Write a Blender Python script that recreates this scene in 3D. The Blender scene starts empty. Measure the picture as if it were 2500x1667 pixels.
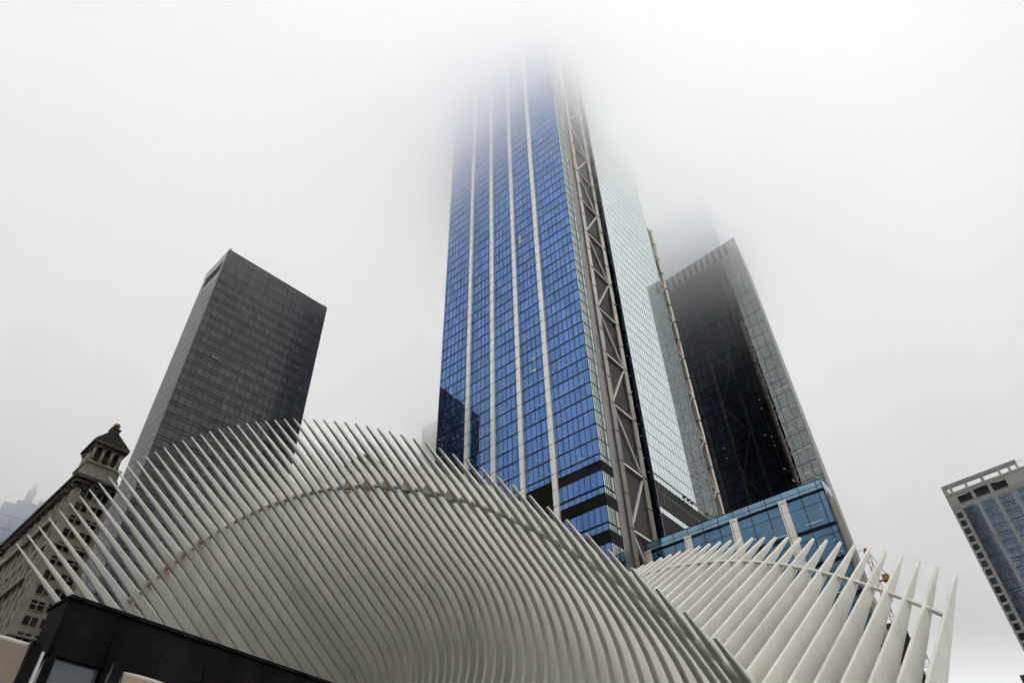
import bpy, bmesh, math, random
from mathutils import Vector, Matrix

random.seed(11)
rad = math.radians
EYE = 1.7                                  # camera height above the pavement
sc = bpy.context.scene
COL = sc.collection

# ------------------------------------------------------------------ helpers
def adir(az):
    a = rad(az)
    return Vector((math.sin(a), math.cos(a), 0.0))

def at(az, dist, z=0.0):
    v = adir(az) * dist
    return Vector((v.x, v.y, z))

class MB:
    """collects faces and links them as ONE mesh object"""
    def __init__(self):
        self.v = []; self.f = []; self.m = []; self.s = []
    def face(self, pts, mi=0, smooth=False):
        b = len(self.v)
        self.v += [tuple(p) for p in pts]
        self.f.append(tuple(range(b, b + len(pts)))); self.m.append(mi); self.s.append(smooth)
    def box(self, x0, x1, y0, y1, z0, z1, mi=0):
        if x0 > x1: x0, x1 = x1, x0
        if y0 > y1: y0, y1 = y1, y0
        b = len(self.v)
        self.v += [(x0,y0,z0),(x1,y0,z0),(x1,y1,z0),(x0,y1,z0),(x0,y0,z1),(x1,y0,z1),(x1,y1,z1),(x0,y1,z1)]
        for q in ((0,3,2,1),(4,5,6,7),(0,1,5,4),(1,2,6,5),(2,3,7,6),(3,0,4,7)):
            self.f.append(tuple(b+i for i in q)); self.m.append(mi); self.s.append(False)
    def prism(self, poly, z0, z1, mi=0):
        """poly: counter-clockwise plan outline"""
        n = len(poly); b = len(self.v)
        self.v += [(p[0],p[1],z0) for p in poly] + [(p[0],p[1],z1) for p in poly]
        self.f.append(tuple(b+i for i in reversed(range(n)))); self.m.append(mi); self.s.append(False)
        self.f.append(tuple(b+n+i for i in range(n))); self.m.append(mi); self.s.append(False)
        for i in range(n):
            j = (i+1) % n
            self.f.append((b+i,b+j,b+n+j,b+n+i)); self.m.append(mi); self.s.append(False)
    def tube(self, pts, r, n=10, mi=0, cap=True):
        pts = [Vector(p) for p in pts]; rings = []
        rr = r if isinstance(r, (list, tuple)) else [r]*len(pts)
        for i, p in enumerate(pts):
            t = (pts[min(i+1,len(pts)-1)] - pts[max(i-1,0)]).normalized()
            a = Vector((0,0,1)) if abs(t.z) < .9 else Vector((1,0,0))
            u = t.cross(a).normalized(); w = u.cross(t).normalized()
            b = len(self.v)
            self.v += [tuple(p + (u*math.cos(2*math.pi*k/n) + w*math.sin(2*math.pi*k/n))*rr[i]) for k in range(n)]
            rings.append(b)
        for i in range(len(rings)-1):
            a, b = rings[i], rings[i+1]
            for k in range(n):
                k2 = (k+1) % n
                self.f.append((a+k,b+k,b+k2,a+k2)); self.m.append(mi); self.s.append(True)
        if cap:
            self.f.append(tuple(rings[0]+k for k in range(n))); self.m.append(mi); self.s.append(False)
            self.f.append(tuple(rings[-1]+k for k in reversed(range(n)))); self.m.append(mi); self.s.append(False)
    def bar(self, p0, p1, w, h, side, mi=0):
        """rectangular bar from p0 to p1; side = direction of its width w"""
        p0, p1 = Vector(p0), Vector(p1); t = (p1-p0).normalized()
        s = Vector(side); s = (s - t*s.dot(t)).normalized(); u = t.cross(s)
        b = len(self.v)
        for p in (p0, p1):
            for a, c in ((-1,-1),(1,-1),(1,1),(-1,1)):
                self.v.append(tuple(p + s*(a*w/2) + u*(c*h/2)))
        for q in ((0,3,2,1),(4,5,6,7),(0,1,5,4),(1,2,6,5),(2,3,7,6),(3,0,4,7)):
            self.f.append(tuple(b+i for i in q)); self.m.append(mi); self.s.append(False)
    def build(self, name, mats, parent=None, recalc=True):
        me = bpy.data.meshes.new(name)
        me.from_pydata(self.v, [], self.f)
        if not isinstance(mats, (list, tuple)): mats = [mats]
        for m in mats: me.materials.append(m)
        me.polygons.foreach_set('material_index', self.m)
        me.polygons.foreach_set('use_smooth', self.s)
        if recalc:
            bm = bmesh.new(); bm.from_mesh(me)
            bmesh.ops.recalc_face_normals(bm, faces=bm.faces[:])
            bm.to_mesh(me); bm.free()
        me.update()
        o = bpy.data.objects.new(name, me); COL.objects.link(o)
        if parent: o.parent = parent
        return o

def tag(o, label, cat, group=None, kind=None):
    if label: o['label'] = label
    if cat: o['category'] = cat
    if group: o['group'] = group
    if kind: o['kind'] = kind
    return o

def frame(name, origin, x_az, label, cat, group=None):
    """an Empty at the base of a building; local x points to azimuth x_az, local y to x_az - 90"""
    o = bpy.data.objects.new(name, None); COL.objects.link(o)
    o.location = (origin[0], origin[1], 0.0)
    o.rotation_euler = (0, 0, rad(90 - x_az))
    return tag(o, label, cat, group)

# ------------------------------------------------------------------ materials
def new_mat(name):
    m = bpy.data.materials.new(name); m.use_nodes = True
    nt = m.node_tree
    return m, nt, nt.nodes['Principled BSDF']

def N(nt, typ, **kw):
    n = nt.nodes.new(typ)
    for k, v in kw.items(): setattr(n, k, v)
    return n

def noisy(name, col, rough=.5, metal=0.0, var=.12, scale=(1,1,1), detail=5, spec=.5, bump=0.0, bscale=4.0, rvar=.1):
    m, nt, p = new_mat(name)
    tc = N(nt,'ShaderNodeTexCoord'); mp = N(nt,'ShaderNodeMapping'); mp.inputs['Scale'].default_value = scale
    nz = N(nt,'ShaderNodeTexNoise'); nz.inputs['Scale'].default_value = 1.0; nz.inputs['Detail'].default_value = detail
    nt.links.new(tc.outputs['Object'], mp.inputs['Vector']); nt.links.new(mp.outputs['Vector'], nz.inputs['Vector'])
    cr = N(nt,'ShaderNodeValToRGB')
    lo = tuple(max(0,c*(1-var)) for c in col)+(1,); hi = tuple(min(1,c*(1+var)) for c in col)+(1,)
    cr.color_ramp.elements[0].position = .3; cr.color_ramp.elements[0].color = lo
    cr.color_ramp.elements[1].position = .7; cr.color_ramp.elements[1].color = hi
    nt.links.new(nz.outputs['Fac'], cr.inputs['Fac']); nt.links.new(cr.outputs['Color'], p.inputs['Base Color'])
    mr = N(nt,'ShaderNodeMapRange'); mr.inputs['To Min'].default_value = max(.02,rough-rvar); mr.inputs['To Max'].default_value = rough+rvar
    nt.links.new(nz.outputs['Fac'], mr.inputs['Value']); nt.links.new(mr.outputs['Result'], p.inputs['Roughness'])
    p.inputs['Metallic'].default_value = metal; p.inputs['Specular IOR Level'].default_value = spec
    if bump:
        n2 = N(nt,'ShaderNodeTexNoise'); n2.inputs['Scale'].default_value = bscale
        nt.links.new(tc.outputs['Object'], n2.inputs['Vector'])
        bp = N(nt,'ShaderNodeBump'); bp.inputs['Strength'].default_value = bump; bp.inputs['Distance'].default_value = .05
        nt.links.new(n2.outputs['Fac'], bp.inputs['Height']); nt.links.new(bp.outputs['Normal'], p.inputs['Normal'])
    return m

def panel_glass(name, col, cell, metal=1.0, rough=.03, var=.12, tilt=.004, offset=(0,0,0), spec=.5, wave=.0, hue=0.0, odd=None, odd_amount=.06):
    """coated facade glass: every pane (cell) has its own slight tint and tilt; object space"""
    m, nt, p = new_mat(name)
    tc = N(nt,'ShaderNodeTexCoord')
    ad = N(nt,'ShaderNodeVectorMath', operation='SUBTRACT'); ad.inputs[1].default_value = offset
    dv = N(nt,'ShaderNodeVectorMath', operation='DIVIDE'); dv.inputs[1].default_value = cell
    fl = N(nt,'ShaderNodeVectorMath', operation='FLOOR')
    wn = N(nt,'ShaderNodeTexWhiteNoise', noise_dimensions='3D')
    nt.links.new(tc.outputs['Object'], ad.inputs[0]); nt.links.new(ad.outputs[0], dv.inputs[0]); nt.links.new(dv.outputs[0], fl.inputs[0]); nt.links.new(fl.outputs[0], wn.inputs['Vector'])
    cr = N(nt,'ShaderNodeValToRGB')
    lo = tuple(max(0,c*(1-var)) for c in col); hi = tuple(min(1,c*(1+var)) for c in col)
    lo = (max(0,lo[0]*(1-hue)), lo[1], lo[2]); hi = (hi[0]*(1+hue), hi[1], hi[2])
    cr.color_ramp.elements[0].color = lo+(1,); cr.color_ramp.elements[1].color = hi+(1,)
    if odd:
        cr.color_ramp.elements[1].position = 1-odd_amount-.001
        e = cr.color_ramp.elements.new(1-odd_amount); e.color = odd+(1,)
    nt.links.new(wn.outputs['Value'], cr.inputs['Fac']); nt.links.new(cr.outputs['Color'], p.inputs['Base Color'])
    p.inputs['Metallic'].default_value = metal; p.inputs['Roughness'].default_value = rough; p.inputs['Specular IOR Level'].default_value = spec
    if tilt or wave:
        ge = N(nt,'ShaderNodeNewGeometry')
        sb = N(nt,'ShaderNodeVectorMath', operation='SUBTRACT'); sb.inputs[1].default_value = (.5,.5,.5)
        ml = N(nt,'ShaderNodeVectorMath', operation='SCALE'); ml.inputs['Scale'].default_value = tilt
        nt.links.new(wn.outputs['Color'], sb.inputs[0]); nt.links.new(sb.outputs[0], ml.inputs[0])
        a2 = N(nt,'ShaderNodeVectorMath', operation='ADD')
        nt.links.new(ge.outputs['Normal'], a2.inputs[0]); nt.links.new(ml.outputs[0], a2.inputs[1])
        last = a2
        if wave:
            nz = N(nt,'ShaderNodeTexNoise'); nz.inputs['Scale'].default_value = .9; nz.inputs['Detail'].default_value = 1
            nt.links.new(tc.outputs['Object'], nz.inputs['Vector'])
            s2 = N(nt,'ShaderNodeVectorMath', operation='SUBTRACT'); s2.inputs[1].default_value = (.5,.5,.5)
            m2 = N(nt,'ShaderNodeVectorMath', operation='SCALE'); m2.inputs['Scale'].default_value = wave
            nt.links.new(nz.outputs['Color'], s2.inputs[0]); nt.links.new(s2.outputs[0], m2.inputs[0])
            a3 = N(nt,'ShaderNodeVectorMath', operation='ADD')
            nt.links.new(last.outputs[0], a3.inputs[0]); nt.links.new(m2.outputs[0], a3.inputs[1]); last = a3
        nr = N(nt,'ShaderNodeVectorMath', operation='NORMALIZE')
        nt.links.new(last.outputs[0], nr.inputs[0]); nt.links.new(nr.outputs[0], p.inputs['Normal'])
    return m

def emit(name, col, strength):
    m, nt, p = new_mat(name)
    p.inputs['Base Color'].default_value = col+(1,)
    p.inputs['Emission Color'].default_value = col+(1,); p.inputs['Emission Strength'].default_value = strength
    return m

M = {}
M['white_steel'] = noisy('white_painted_steel', (.80,.79,.70), rough=.42, var=.085, scale=(.5,.5,.14), detail=8, rvar=.08)
def rib_tone(m):
    nt = m.node_tree; p = nt.nodes['Principled BSDF']; src = p.inputs['Base Color'].links[0].from_socket
    oi = N(nt,'ShaderNodeObjectInfo'); mr = N(nt,'ShaderNodeMapRange'); mr.inputs['To Min'].default_value = .90; mr.inputs['To Max'].default_value = 1.0
    nt.links.new(oi.outputs['Random'], mr.inputs['Value'])
    tc = N(nt,'ShaderNodeTexCoord'); mp = N(nt,'ShaderNodeMapping'); mp.inputs['Scale'].default_value = (2.2,2.2,.22)
    nz = N(nt,'ShaderNodeTexNoise'); nz.inputs['Scale'].default_value = 1.0; nz.inputs['Detail'].default_value = 9; nz.inputs['Roughness'].default_value = .65
    nt.links.new(tc.outputs['Object'], mp.inputs['Vector']); nt.links.new(mp.outputs['Vector'], nz.inputs['Vector'])
    m2 = N(nt,'ShaderNodeMapRange'); m2.inputs['From Min'].default_value = .58; m2.inputs['From Max'].default_value = .78; m2.inputs['To Min'].default_value = 1.0; m2.inputs['To Max'].default_value = .72
    nt.links.new(nz.outputs['Fac'], m2.inputs['Value'])
    mu = N(nt,'ShaderNodeMath', operation='MULTIPLY'); nt.links.new(mr.outputs['Result'], mu.inputs[0]); nt.links.new(m2.outputs['Result'], mu.inputs[1])
    vm = N(nt,'ShaderNodeVectorMath', operation='SCALE'); nt.links.new(src, vm.inputs[0]); nt.links.new(mu.outputs[0], vm.inputs['Scale'])
    nt.links.new(vm.outputs[0], p.inputs['Base Color'])
rib_tone(M['white_steel'])
M['blue_glass'] = panel_glass('blue_facade_glass', (.100,.195,.415), (1.52,9,4.1), rough=.02, var=.16, tilt=.006, hue=.12, offset=(.3,0,69.6+EYE))
M['pale_glass'] = panel_glass('pale_facade_glass', (.70,.80,.80), (9,1.52,4.1), rough=.02, var=.025, tilt=.0012, offset=(0,20.3,69.6+EYE), wave=.0015)  # same glass as the front, grazing sky reflection put into its paler colour
M['return_glass'] = panel_glass('dark_return_glass', (.05,.09,.16), (1.5,9,4.1), rough=.03, var=.3, tilt=.004)
M['corner_glass'] = panel_glass('corner_side_glass', (.36,.42,.38), (9,1.0,4.1), rough=.06, var=.08, tilt=.004)
M['bay_glass'] = panel_glass('recessed_bay_glass', (.025,.028,.03), (9,1.5,4.1), metal=0, rough=.45, var=.6, tilt=.0, spec=.03)
M['podium_glass'] = panel_glass('podium_glass', (.105,.20,.30), (3.37,9,6.2), rough=.03, var=.12, tilt=.006, offset=(-.2,0,59+EYE), wave=.004)
M['parapet_glass'] = panel_glass('parapet_glass', (.19,.32,.42), (3.37,9,6.2), rough=.03, var=.12, tilt=.004, offset=(-.2,0,59+EYE))
M['mirror_grey'] = panel_glass('grey_mirror_glass', (.225,.228,.232), (3.0,9,5.57), rough=.015, var=.03, tilt=.002, wave=.006)
M['black_glass'] = panel_glass('black_curtain_glass', (.030,.031,.038), (1.85,1.46,3.6), metal=0.0, rough=.07, var=.2, tilt=.001, spec=.65, offset=(0,0,160.9+EYE))
M['office_glass'] = panel_glass('office_window_glass', (.14,.185,.25), (1.14,9,3.6), rough=.12, var=.16, tilt=.004, hue=.1, odd=(.19,.24,.30))
M['far_glass'] = panel_glass('far_tower_glass', (.66,.72,.80), (3,3,4), metal=.1, rough=.4, var=.08, tilt=.0)  # bright fog over the upper storeys put into this pale colour
M['dark_metal'] = noisy('dark_mullion_metal', (.014,.016,.022), rough=.6, var=.2, scale=(.2,.2,.2), spec=.12)
M['louver'] = noisy('black_louvre_metal', (.014,.0125,.012), rough=.6, var=.3, scale=(2.5,2.5,.02), spec=.1)
M['brown_louver'] = noisy('brown_louvre_metal', (.022,.018,.017), rough=.55, var=.3, scale=(2.5,2.5,.02), spec=.2)
M['pier'] = noisy('stainless_pier_cladding', (.86,.82,.75), rough=.35, var=.05, scale=(.4,.4,.12), metal=.5)
M['beige_metal'] = noisy('brushed_steel_side_panel', (.235,.225,.20), rough=.30, var=.18, scale=(.2,.25,.05), metal=.55)
M['truss'] = noisy('pale_truss_steel', (.68,.63,.54), rough=.36, var=.1, scale=(.3,.3,.08), metal=.3)
M['shadow_metal'] = noisy('dark_recess_lining', (.03,.028,.026), rough=.6, var=.3, scale=(.3,.3,.05))
M['soffit'] = noisy('grey_roof_deck', (.22,.22,.21), rough=.8, var=.15)
M['lamp'] = emit('office_lamp', (1.0,.93,.82), .20)
M['warm_dim'] = emit('dim_fixture_lamp', (1.0,.50,.2), .14)
M['warm'] = emit('warm_fixture_lamp', (1.0,.50,.2), .32)
M['housing'] = noisy('lamp_housing_paint', (.5,.48,.43), rough=.45, var=.06)
M['glazing'] = noisy('dark_rib_glazing', (.05,.05,.045), rough=.2, var=.2)
M['stone'] = noisy('weathered_limestone', (.34,.305,.245), rough=.85, var=.22, scale=(.5,.5,.35), detail=8, bump=.3, bscale=1.2)
M['stone_dark'] = noisy('dark_limestone', (.10,.088,.066), rough=.85, var=.3, scale=(.6,.6,.4), detail=8)  # darker stone tone for cornice, entablature, finial block and roof parapet
M['slate'] = noisy('dark_roof_stone', (.045,.042,.038), rough=.8, var=.3, scale=(1,1,1))
M['gold'] = noisy('gilded_copper', (.30,.15,.05), rough=.4, var=.3, metal=.8, scale=(1.5,1.5,1.5))
M['sash'] = panel_glass('old_sash_glass', (.035,.034,.03), (1.9,2.3,1.1), metal=0.0, rough=.1, var=.9, tilt=.02, spec=.4)
M['window_frame'] = noisy('dark_window_frame', (.05,.045,.04), rough=.6, var=.2)
M['granite'] = noisy('grey_granite_panel', (.42,.415,.39), rough=.42, var=.10, scale=(.9,.9,.9))
M['joint'] = noisy('panel_joint', (.035,.035,.035), rough=.7, var=.2)
M['black_steel'] = noisy('black_painted_steel', (.02,.019,.016), rough=.6, var=.15)
M['canopy_black'] = noisy('rain_streaked_black_panel', (.012,.011,.012), rough=.55, var=.75, scale=(1.6,1.6,.3), detail=7, spec=.04)
M['smoke_glass'] = panel_glass('smoked_storefront_glass', (.075,.088,.105), (2.0,2.0,9), metal=.0, rough=.15, var=.12, tilt=.0, spec=.5)
M['beige_panel'] = noisy('beige_fabric_panel', (.30,.235,.185), rough=.6, var=.14, scale=(.7,.7,.4))
M['tan_panel'] = noisy('tan_fabric_panel', (.45,.36,.25), rough=.6, var=.1, scale=(.7,.7,.4))
M['rim'] = noisy('pale_panel_rim', (.55,.52,.48), rough=.4, var=.08)
M['crane'] = noisy('red_crane_paint', (.33,.10,.07), rough=.6, var=.2)
M['orange'] = noisy('orange_counterweight_paint', (.42,.20,.05), rough=.6, var=.2)
M['scaffold'] = noisy('galvanised_scaffold', (.25,.25,.24), rough=.5, var=.2, metal=.4)
M['brick'] = noisy('brown_brick', (.13,.085,.06), rough=.85, var=.25, scale=(2,2,4))
M['asphalt'] = noisy('asphalt', (.042,.042,.043), rough=.85, var=.25, scale=(.3,.3,.3), bump=.4, bscale=9)
M['paving'] = noisy('granite_paving', (.055,.054,.05), rough=.75, var=.18, scale=(.6,.6,.6), bump=.3, bscale=6)
M['grey_wall'] = noisy('grey_tower_wall', (.24,.235,.23), rough=.5, var=.1, scale=(.1,.1,.1))

# ------------------------------------------------------------------ ground
g = MB()
R = 5000; n = 48
g.face([(R*math.cos(2*math.pi*i/n), R*math.sin(2*math.pi*i/n), 0) for i in range(n)])
tag(g.build('ground', M['asphalt'], recalc=False), None, None, kind='structure')
g = MB(); A_ = adir(-42); B_ = adir(48)
def pt(d, q, z): v = A_*d + B_*q; return (v.x, v.y, z)
g.face([pt(-25,-30,.004), pt(-25,95,.004), pt(110,95,.004), pt(110,-30,.004)])
tag(g.build('plaza_pavement', M['paving']), None, None, kind='structure')

# ------------------------------------------------------------------ winged white hall
S = 1.2                                    # metres per rib spacing
hall = bpy.data.objects.new('winged_hall', None); COL.objects.link(hall)
c0 = A_*(40*S) + B_*(33*S); hall.location = (c0.x, c0.y, 0)
tag(hall, 'white steel hall with two spreading wings of long pointed ribs above its ribbed hull', 'hall')
H0 = Vector((c0.x, c0.y, 0))

def poly(c, x):
    r = 0.0
    for k in c: r = r*x + k
    return r
PN = [-0.47093, -0.299206, -0.316429, -1.333033, -1.951352, 8.705357, 14.166959]
PZ = [0.773384, 0.423609, -1.549647, 0.15956, -10.980139, -11.058973, 29.744855]
RN = [0.109151, -0.518038, -1.840057, 58.734718]
RZ = [0.272754, -3.672274, 10.544147, 22.078834]
ALPHA = rad(40.5)

def P3(d, nn, z):
    """rib-plane number d, lateral n, height z (in rib spacings, from eye level) -> world"""
    v = A_*(d*S) + B_*(nn*S)
    return Vector((v.x, v.y, EYE + z*S)) - H0

def profile(nt, zt, L, Rr, sgn, nspike):
    """outer edge of a rib from its tip down: straight spike, bend, flared foot.
    returns list of (n, z, theta, s)"""
    out = []
    for i in range(nspike+1):
        s = L*i/nspike
        out.append((nt + sgn*s*math.cos(ALPHA), zt - s*math.sin(ALPHA), ALPHA, s))
    q = out[-1]; NB = 16; end = rad(110)
    for i in range(1, NB+1):
        th = ALPHA + (end-ALPHA)*i/NB
        out.append((q[0] + sgn*Rr*(math.sin(th)-math.sin(ALPHA)), q[1] - Rr*(math.cos(ALPHA)-math.cos(th)), th, L + Rr*(th-ALPHA)))
    q = out[-1]
    zb = -EYE/S
    if q[1] > zb:
        Lf = (q[1]-zb)/math.sin(end)
        for i in (1,2,3):
            out.append((q[0] + sgn*Lf*i/3*math.cos(end), q[1] - Lf*i/3*math.sin(end), end, q[3]+Lf*i/3))
    else:
        out = [p for p in out if p[1] > zb]
    return out

def depth(s, k=None):
    return min(.11 + (.064+.0009*k)*s, 2.1) if k is not None else min(.26 + .078*s, 3.2)

RW = .14                                    # half thickness of a rib
def rib(d, prof, sgn, kk=None):
    m = MB(); rings = []
    for i, (nn, z, th, s) in enumerate(prof):
        dp = depth(s, kk); r = min(RW if kk is not None else .115, dp/2)
        inn = Vector((sgn*math.sin(th), math.cos(th)))         # in-plane, towards the inner edge
        c = r*.3
        sec = [(c,-r),(0,-r+c),(0,r-c),(c,r)]                   # flat outer edge with small chamfers
        for k in range(7):                                      # rounded inner edge
            a = math.pi*k/6
            sec.append((dp - r + r*math.sin(a), r*math.cos(a)))
        b = len(m.v)
        for (u, w) in sec:
            m.v.append(tuple(P3(d + w, nn + inn.x*u, z + inn.y*u)))
        rings.append(b)
    K = 11
    for i in range(len(rings)-1):
        a, b = rings[i], rings[i+1]
        for k in range(K):
            k2 = (k+1) % K
            m.f.append((a+k, b+k, b+k2, a+k2)); m.m.append(0); m.s.append(4 <= k <= 9)
    m.f.append(tuple(rings[0]+k for k in range(K))); m.m.append(0); m.s.append(False)
    m.f.append(tuple(rings[-1]+k for k in reversed(range(K)))); m.m.append(0); m.s.append(False)
    return m.build('rib', M['white_steel'], hall)

profs = {}
for k in range(0, 57):
    x = (k-28)/28.
    nt, zt = poly(PN, x), poly(PZ, x)
    nw = 27.55 - .135*(k-30) - .001*(k-30)**2
    Rr = 5.5 if k < 45 else 5.5 - .06*(k-45)
    L = (nw - nt - Rr*(1-math.sin(ALPHA)))/math.cos(ALPHA)
    if k > 52: L = max(L, 3.2)
    pr = profile(nt, zt, L, Rr, 1, 6)
    profs[k] = pr
    rib(12+56-k, pr, 1, k)
rprofs = {}
for j in range(0, 35):
    x = j/12.
    nt, zt = poly(RN, x), poly(RZ, x)
    L = (zt - 2.0)/math.sin(ALPHA)
    pr = profile(nt, zt, L, 3.5, -1, 8)
    rprofs[j] = pr
    rib(16+j, pr, -1)

def tube_len(k): return 10.35 - .152*k
def on_rib(nt, zt, sgn, s, off):
    return (nt + sgn*(s*math.cos(ALPHA) + off*math.sin(ALPHA)), zt - s*math.sin(ALPHA) + off*math.cos(ALPHA))
ridge = []
for k in range(0, 57):
    x = (k-28)/28.; s = tube_len(k)
    q = on_rib(poly(PN,x), poly(PZ,x), 1, s, depth(s,k)*max(.52,.95-.0115*k))
    ridge.append(P3(12+56-k, q[0], q[1]))
t = MB(); t.tube(ridge, .16*S, n=10); t.build('ridge_tube', M['white_steel'], hall)
rr = []
for j in range(0, 35):
    x = j/12.; s = 7.8 - .12*j
    q = on_rib(poly(RN,x), poly(RZ,x), -1, s, depth(s)*.72)
    rr.append(P3(16+j, q[0], q[1]))
t = MB(); t.tube(rr, .15*S, n=10); t.build('ridge_tube', M['white_steel'], hall)
lit = {4,6,8,10,12,29,31,33}
for k in (4,6,8,10,12,29,31,33,35,37,39):
    a, b = ridge[k], ridge[k+1]; mid = (a+b)/2; ax = (b-a).normalized()
    w = Vector((0,0,1)); down = -(w - ax*w.dot(ax)).normalized()
    m = MB(); ln = (b-a).length*.70
    m.bar(mid - ax*ln/2, mid + ax*ln/2, .62, .72, Vector((0,0,1)))
    hs = m.build('lamp_housing', M['housing'], hall)
    m = MB()
    for q in ((-.28,.28) if k in lit else (.0,)):
        m = MB(); c = mid + ax*(ln*q) + down*.34
        m.tube([c, c + down*.09], .075 if k in lit else .06, n=10)
        m.build('lamp', M['housing'] if k not in lit else M['warm'] if k < 20 else M['warm_dim'], hs)
# ------------------------------------------------------------------ blue glass tower
C3 = at(8.14, 131.0)
tw = frame('glass_tower', C3, 128.854, 'tall blue glass skyscraper with pale piers and cross braced side, its top lost in cloud', 'skyscraper')
TOP = 303.0
def Z(z): return z + EYE                   # heights above were measured from eye level
FL = 4.1; Z0 = Z(69.6)
b = MB()
b.box(-52.2, -.25, .25, 20.4, 0, TOP); b.box(-50, -3.2, 20.4, 58.8, 0, TOP-.5)
b.build('core_wall', M['shadow_metal'], tw)
b = MB()                                    # front glass
b.face([(-52.4,0,0),(0,0,0),(0,0,TOP),(-52.4,0,TOP)])
b.build('front_glass', M['blue_glass'], tw, recalc=False)
b = MB(); b.face([(-52.4,20,0),(-52.4,0,0),(-52.4,0,TOP),(-52.4,20,TOP)]); b.build('end_glass', M['corner_glass'], tw, recalc=False)
PIER = [(-13.24,-11.67),(-22.48,-20.97),(-31.78,-30.19),(-41.14,-39.59)]
bays = [(-11.67,0),(-20.97,-13.24),(-30.19,-22.48),(-39.59,-31.78),(-52.4,-41.14)]
for (x0,x1) in PIER:
    b = MB()
    b.box(x0+.02, x0+.62, -.42, .0, 0, TOP); b.box(x0+.72, x1-.02, -.55, .0, 0, TOP); b.box(x0+.62, x0+.72, -.2, 0, 0, TOP)
    z = Z0 - 16*FL
    while z < TOP:
        b.box(x0, x1, -.557, -.01, z-.05, z+.03, 1); z += FL
    b.build('pier', [M['pier'], M['joint']], tw)
b = MB()
z = Z(86.26)
while z < TOP:
    for (x0,x1) in bays: b.box(x0, x1, -.07, .05, z-.16, z+.16)
    z += FL
for z in (78.1, 69.6, 61.4, 53.2):
    for (x0,x1) in bays: b.box(x0, x1, -.07, .05, Z(z)-.22, Z(z)+.22)
for (x0,x1) in bays:
    w = x1-x0; nn = max(2, round((w-1.6)/1.55)); xs = [x0+.8 + (w-1.6)*i/nn for i in range(nn+1)]
    if x1 == 0: xs = [-11.67+.72 + 1.548*i for i in range(7)]
    for x in xs: b.box(x-.055, x+.055, -.05, .03, 0, TOP)
b.box(-.07, .07, -.1, .06, 0, TOP)
b.build('mullion_grid', M['dark_metal'], tw)
b = MB()                                    # louvre floors of the front
for zt, zb in ((84.6,82.0),(76.5,73.6),(68.0,65.2),(59.8,57.0),(51.5,49)):
    (x0,x1) = bays[0]; b = MB(); b.box(x0, x1+.085, -.085, .04, Z(zb), Z(zt)); b.build('louvre_band', M['louver'], tw)
for (x0,x1) in bays[1:]:
    for za, zb in ((75.5,84.6),(60,68)):
        b = MB(); b.box(x0, x1, -.085, .04, Z(za), Z(zb)); b.build('louvre_band', M['louver'], tw)
# side wall next to the front corner
b = MB()
b.face([(0,0,0),(0,.62,0),(0,.62,TOP),(0,0,TOP)], 0); b.face([(0,.62,0),(0,4.4,0),(0,4.4,TOP),(0,.62,TOP)], 1)
b.build('side_glass', [panel_glass('bright_edge_glass', (.62,.72,.70), (9,1,4.1), rough=.05, var=.05, tilt=.003), M['corner_glass']], tw, recalc=False)
b = MB(); b.box(-1.0, .03, 4.4, 7.6, 0, TOP)
z = Z0-64*1.0
while z < TOP:
    b.box(-.5, .037, 4.42, 7.6, z-.03, z+.03, 1); z += FL
for y in (5.4,6.5): b.box(-.5, .037, y-.02, y+.02, 0, TOP, 1)
b.build('side_panel', [M['beige_metal'], M['joint']], tw)
b = MB()
z = Z(86.26)
while z < TOP:
    b.box(-.05, .06, .02, 4.4, z-.10, z+.10); z += FL
for z in (78.1,69.6,61.4): b.box(-.05, .07, 0, 4.4, Z(z)-.16, Z(z)+.16)
for y in (.62,1.5,2.3,2.9,3.2,4.4): b.box(-.03, .05, y-.04, y+.04, 0, TOP)
b.build('side_mullion_grid', M['dark_metal'], tw)
b = MB()
for zt, zb in ((84.6,82.0),(76.5,73.6),(68.0,65.2),(59.8,57.0)):
    b = MB(); b.box(-.04, .08, .09, 4.6, Z(zb), Z(zt)); b.build('side_louvre_band', M['louver'], tw)
# braced bay
def truss_column(y0, y1):
    b = MB(); w = (y1-y0)
    b.box(-.9, .25, y0+.12, y1-.12, 0, TOP-6, 2)
    b.tube([(.42, y0+.30, 0), (.42, y0+.30, TOP-6)], .27, n=12); b.tube([(.42, y1-.30, 0), (.42, y1-.30, TOP-6)], .27, n=12)
    z = Z(71.1) - 16.9*4
    while z < TOP-6:
        b.box(-.5, .74, y0+.02, y1-.02, z-.06, z+.06, 1); z += 8.45
    b.build('truss_column', [M['truss'], M['joint'], M['beige_metal']], tw)
truss_column(7.62, 9.15); truss_column(17.45, 19.1)
b = MB(); b.face([(-3.2,9.0,0),(-3.2,19.3,0),(-3.2,19.3,TOP),(-3.2,9.0,TOP)]); b.build('bay_glass', M['bay_glass'], tw, recalc=False)
b = MB(); b.box(-3.3, -1.0, 7.6, 9.3, 0, TOP); b.box(-3.3, -.9, 17.4, 19.2, 0, TOP)
b.build('bay_lining', noisy('bay_lining_panel', (.15,.142,.125), rough=.5, var=.25, scale=(.3,.3,.06)), tw)
b = MB()
z = Z0-64
while z < TOP:
    b.box(-3.15, -3.0, 9.3, 17.4, z-.18, z+.18); z += FL
for y in (10.8,12.3,13.8,15.3,16.8): b.box(-3.15, -3.05, y-.06, y+.06, 0, TOP)
b.build('bay_mullion_grid', M['dark_metal'], tw)
i = 0; z = Z(71.1) - 16.95*2
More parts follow.
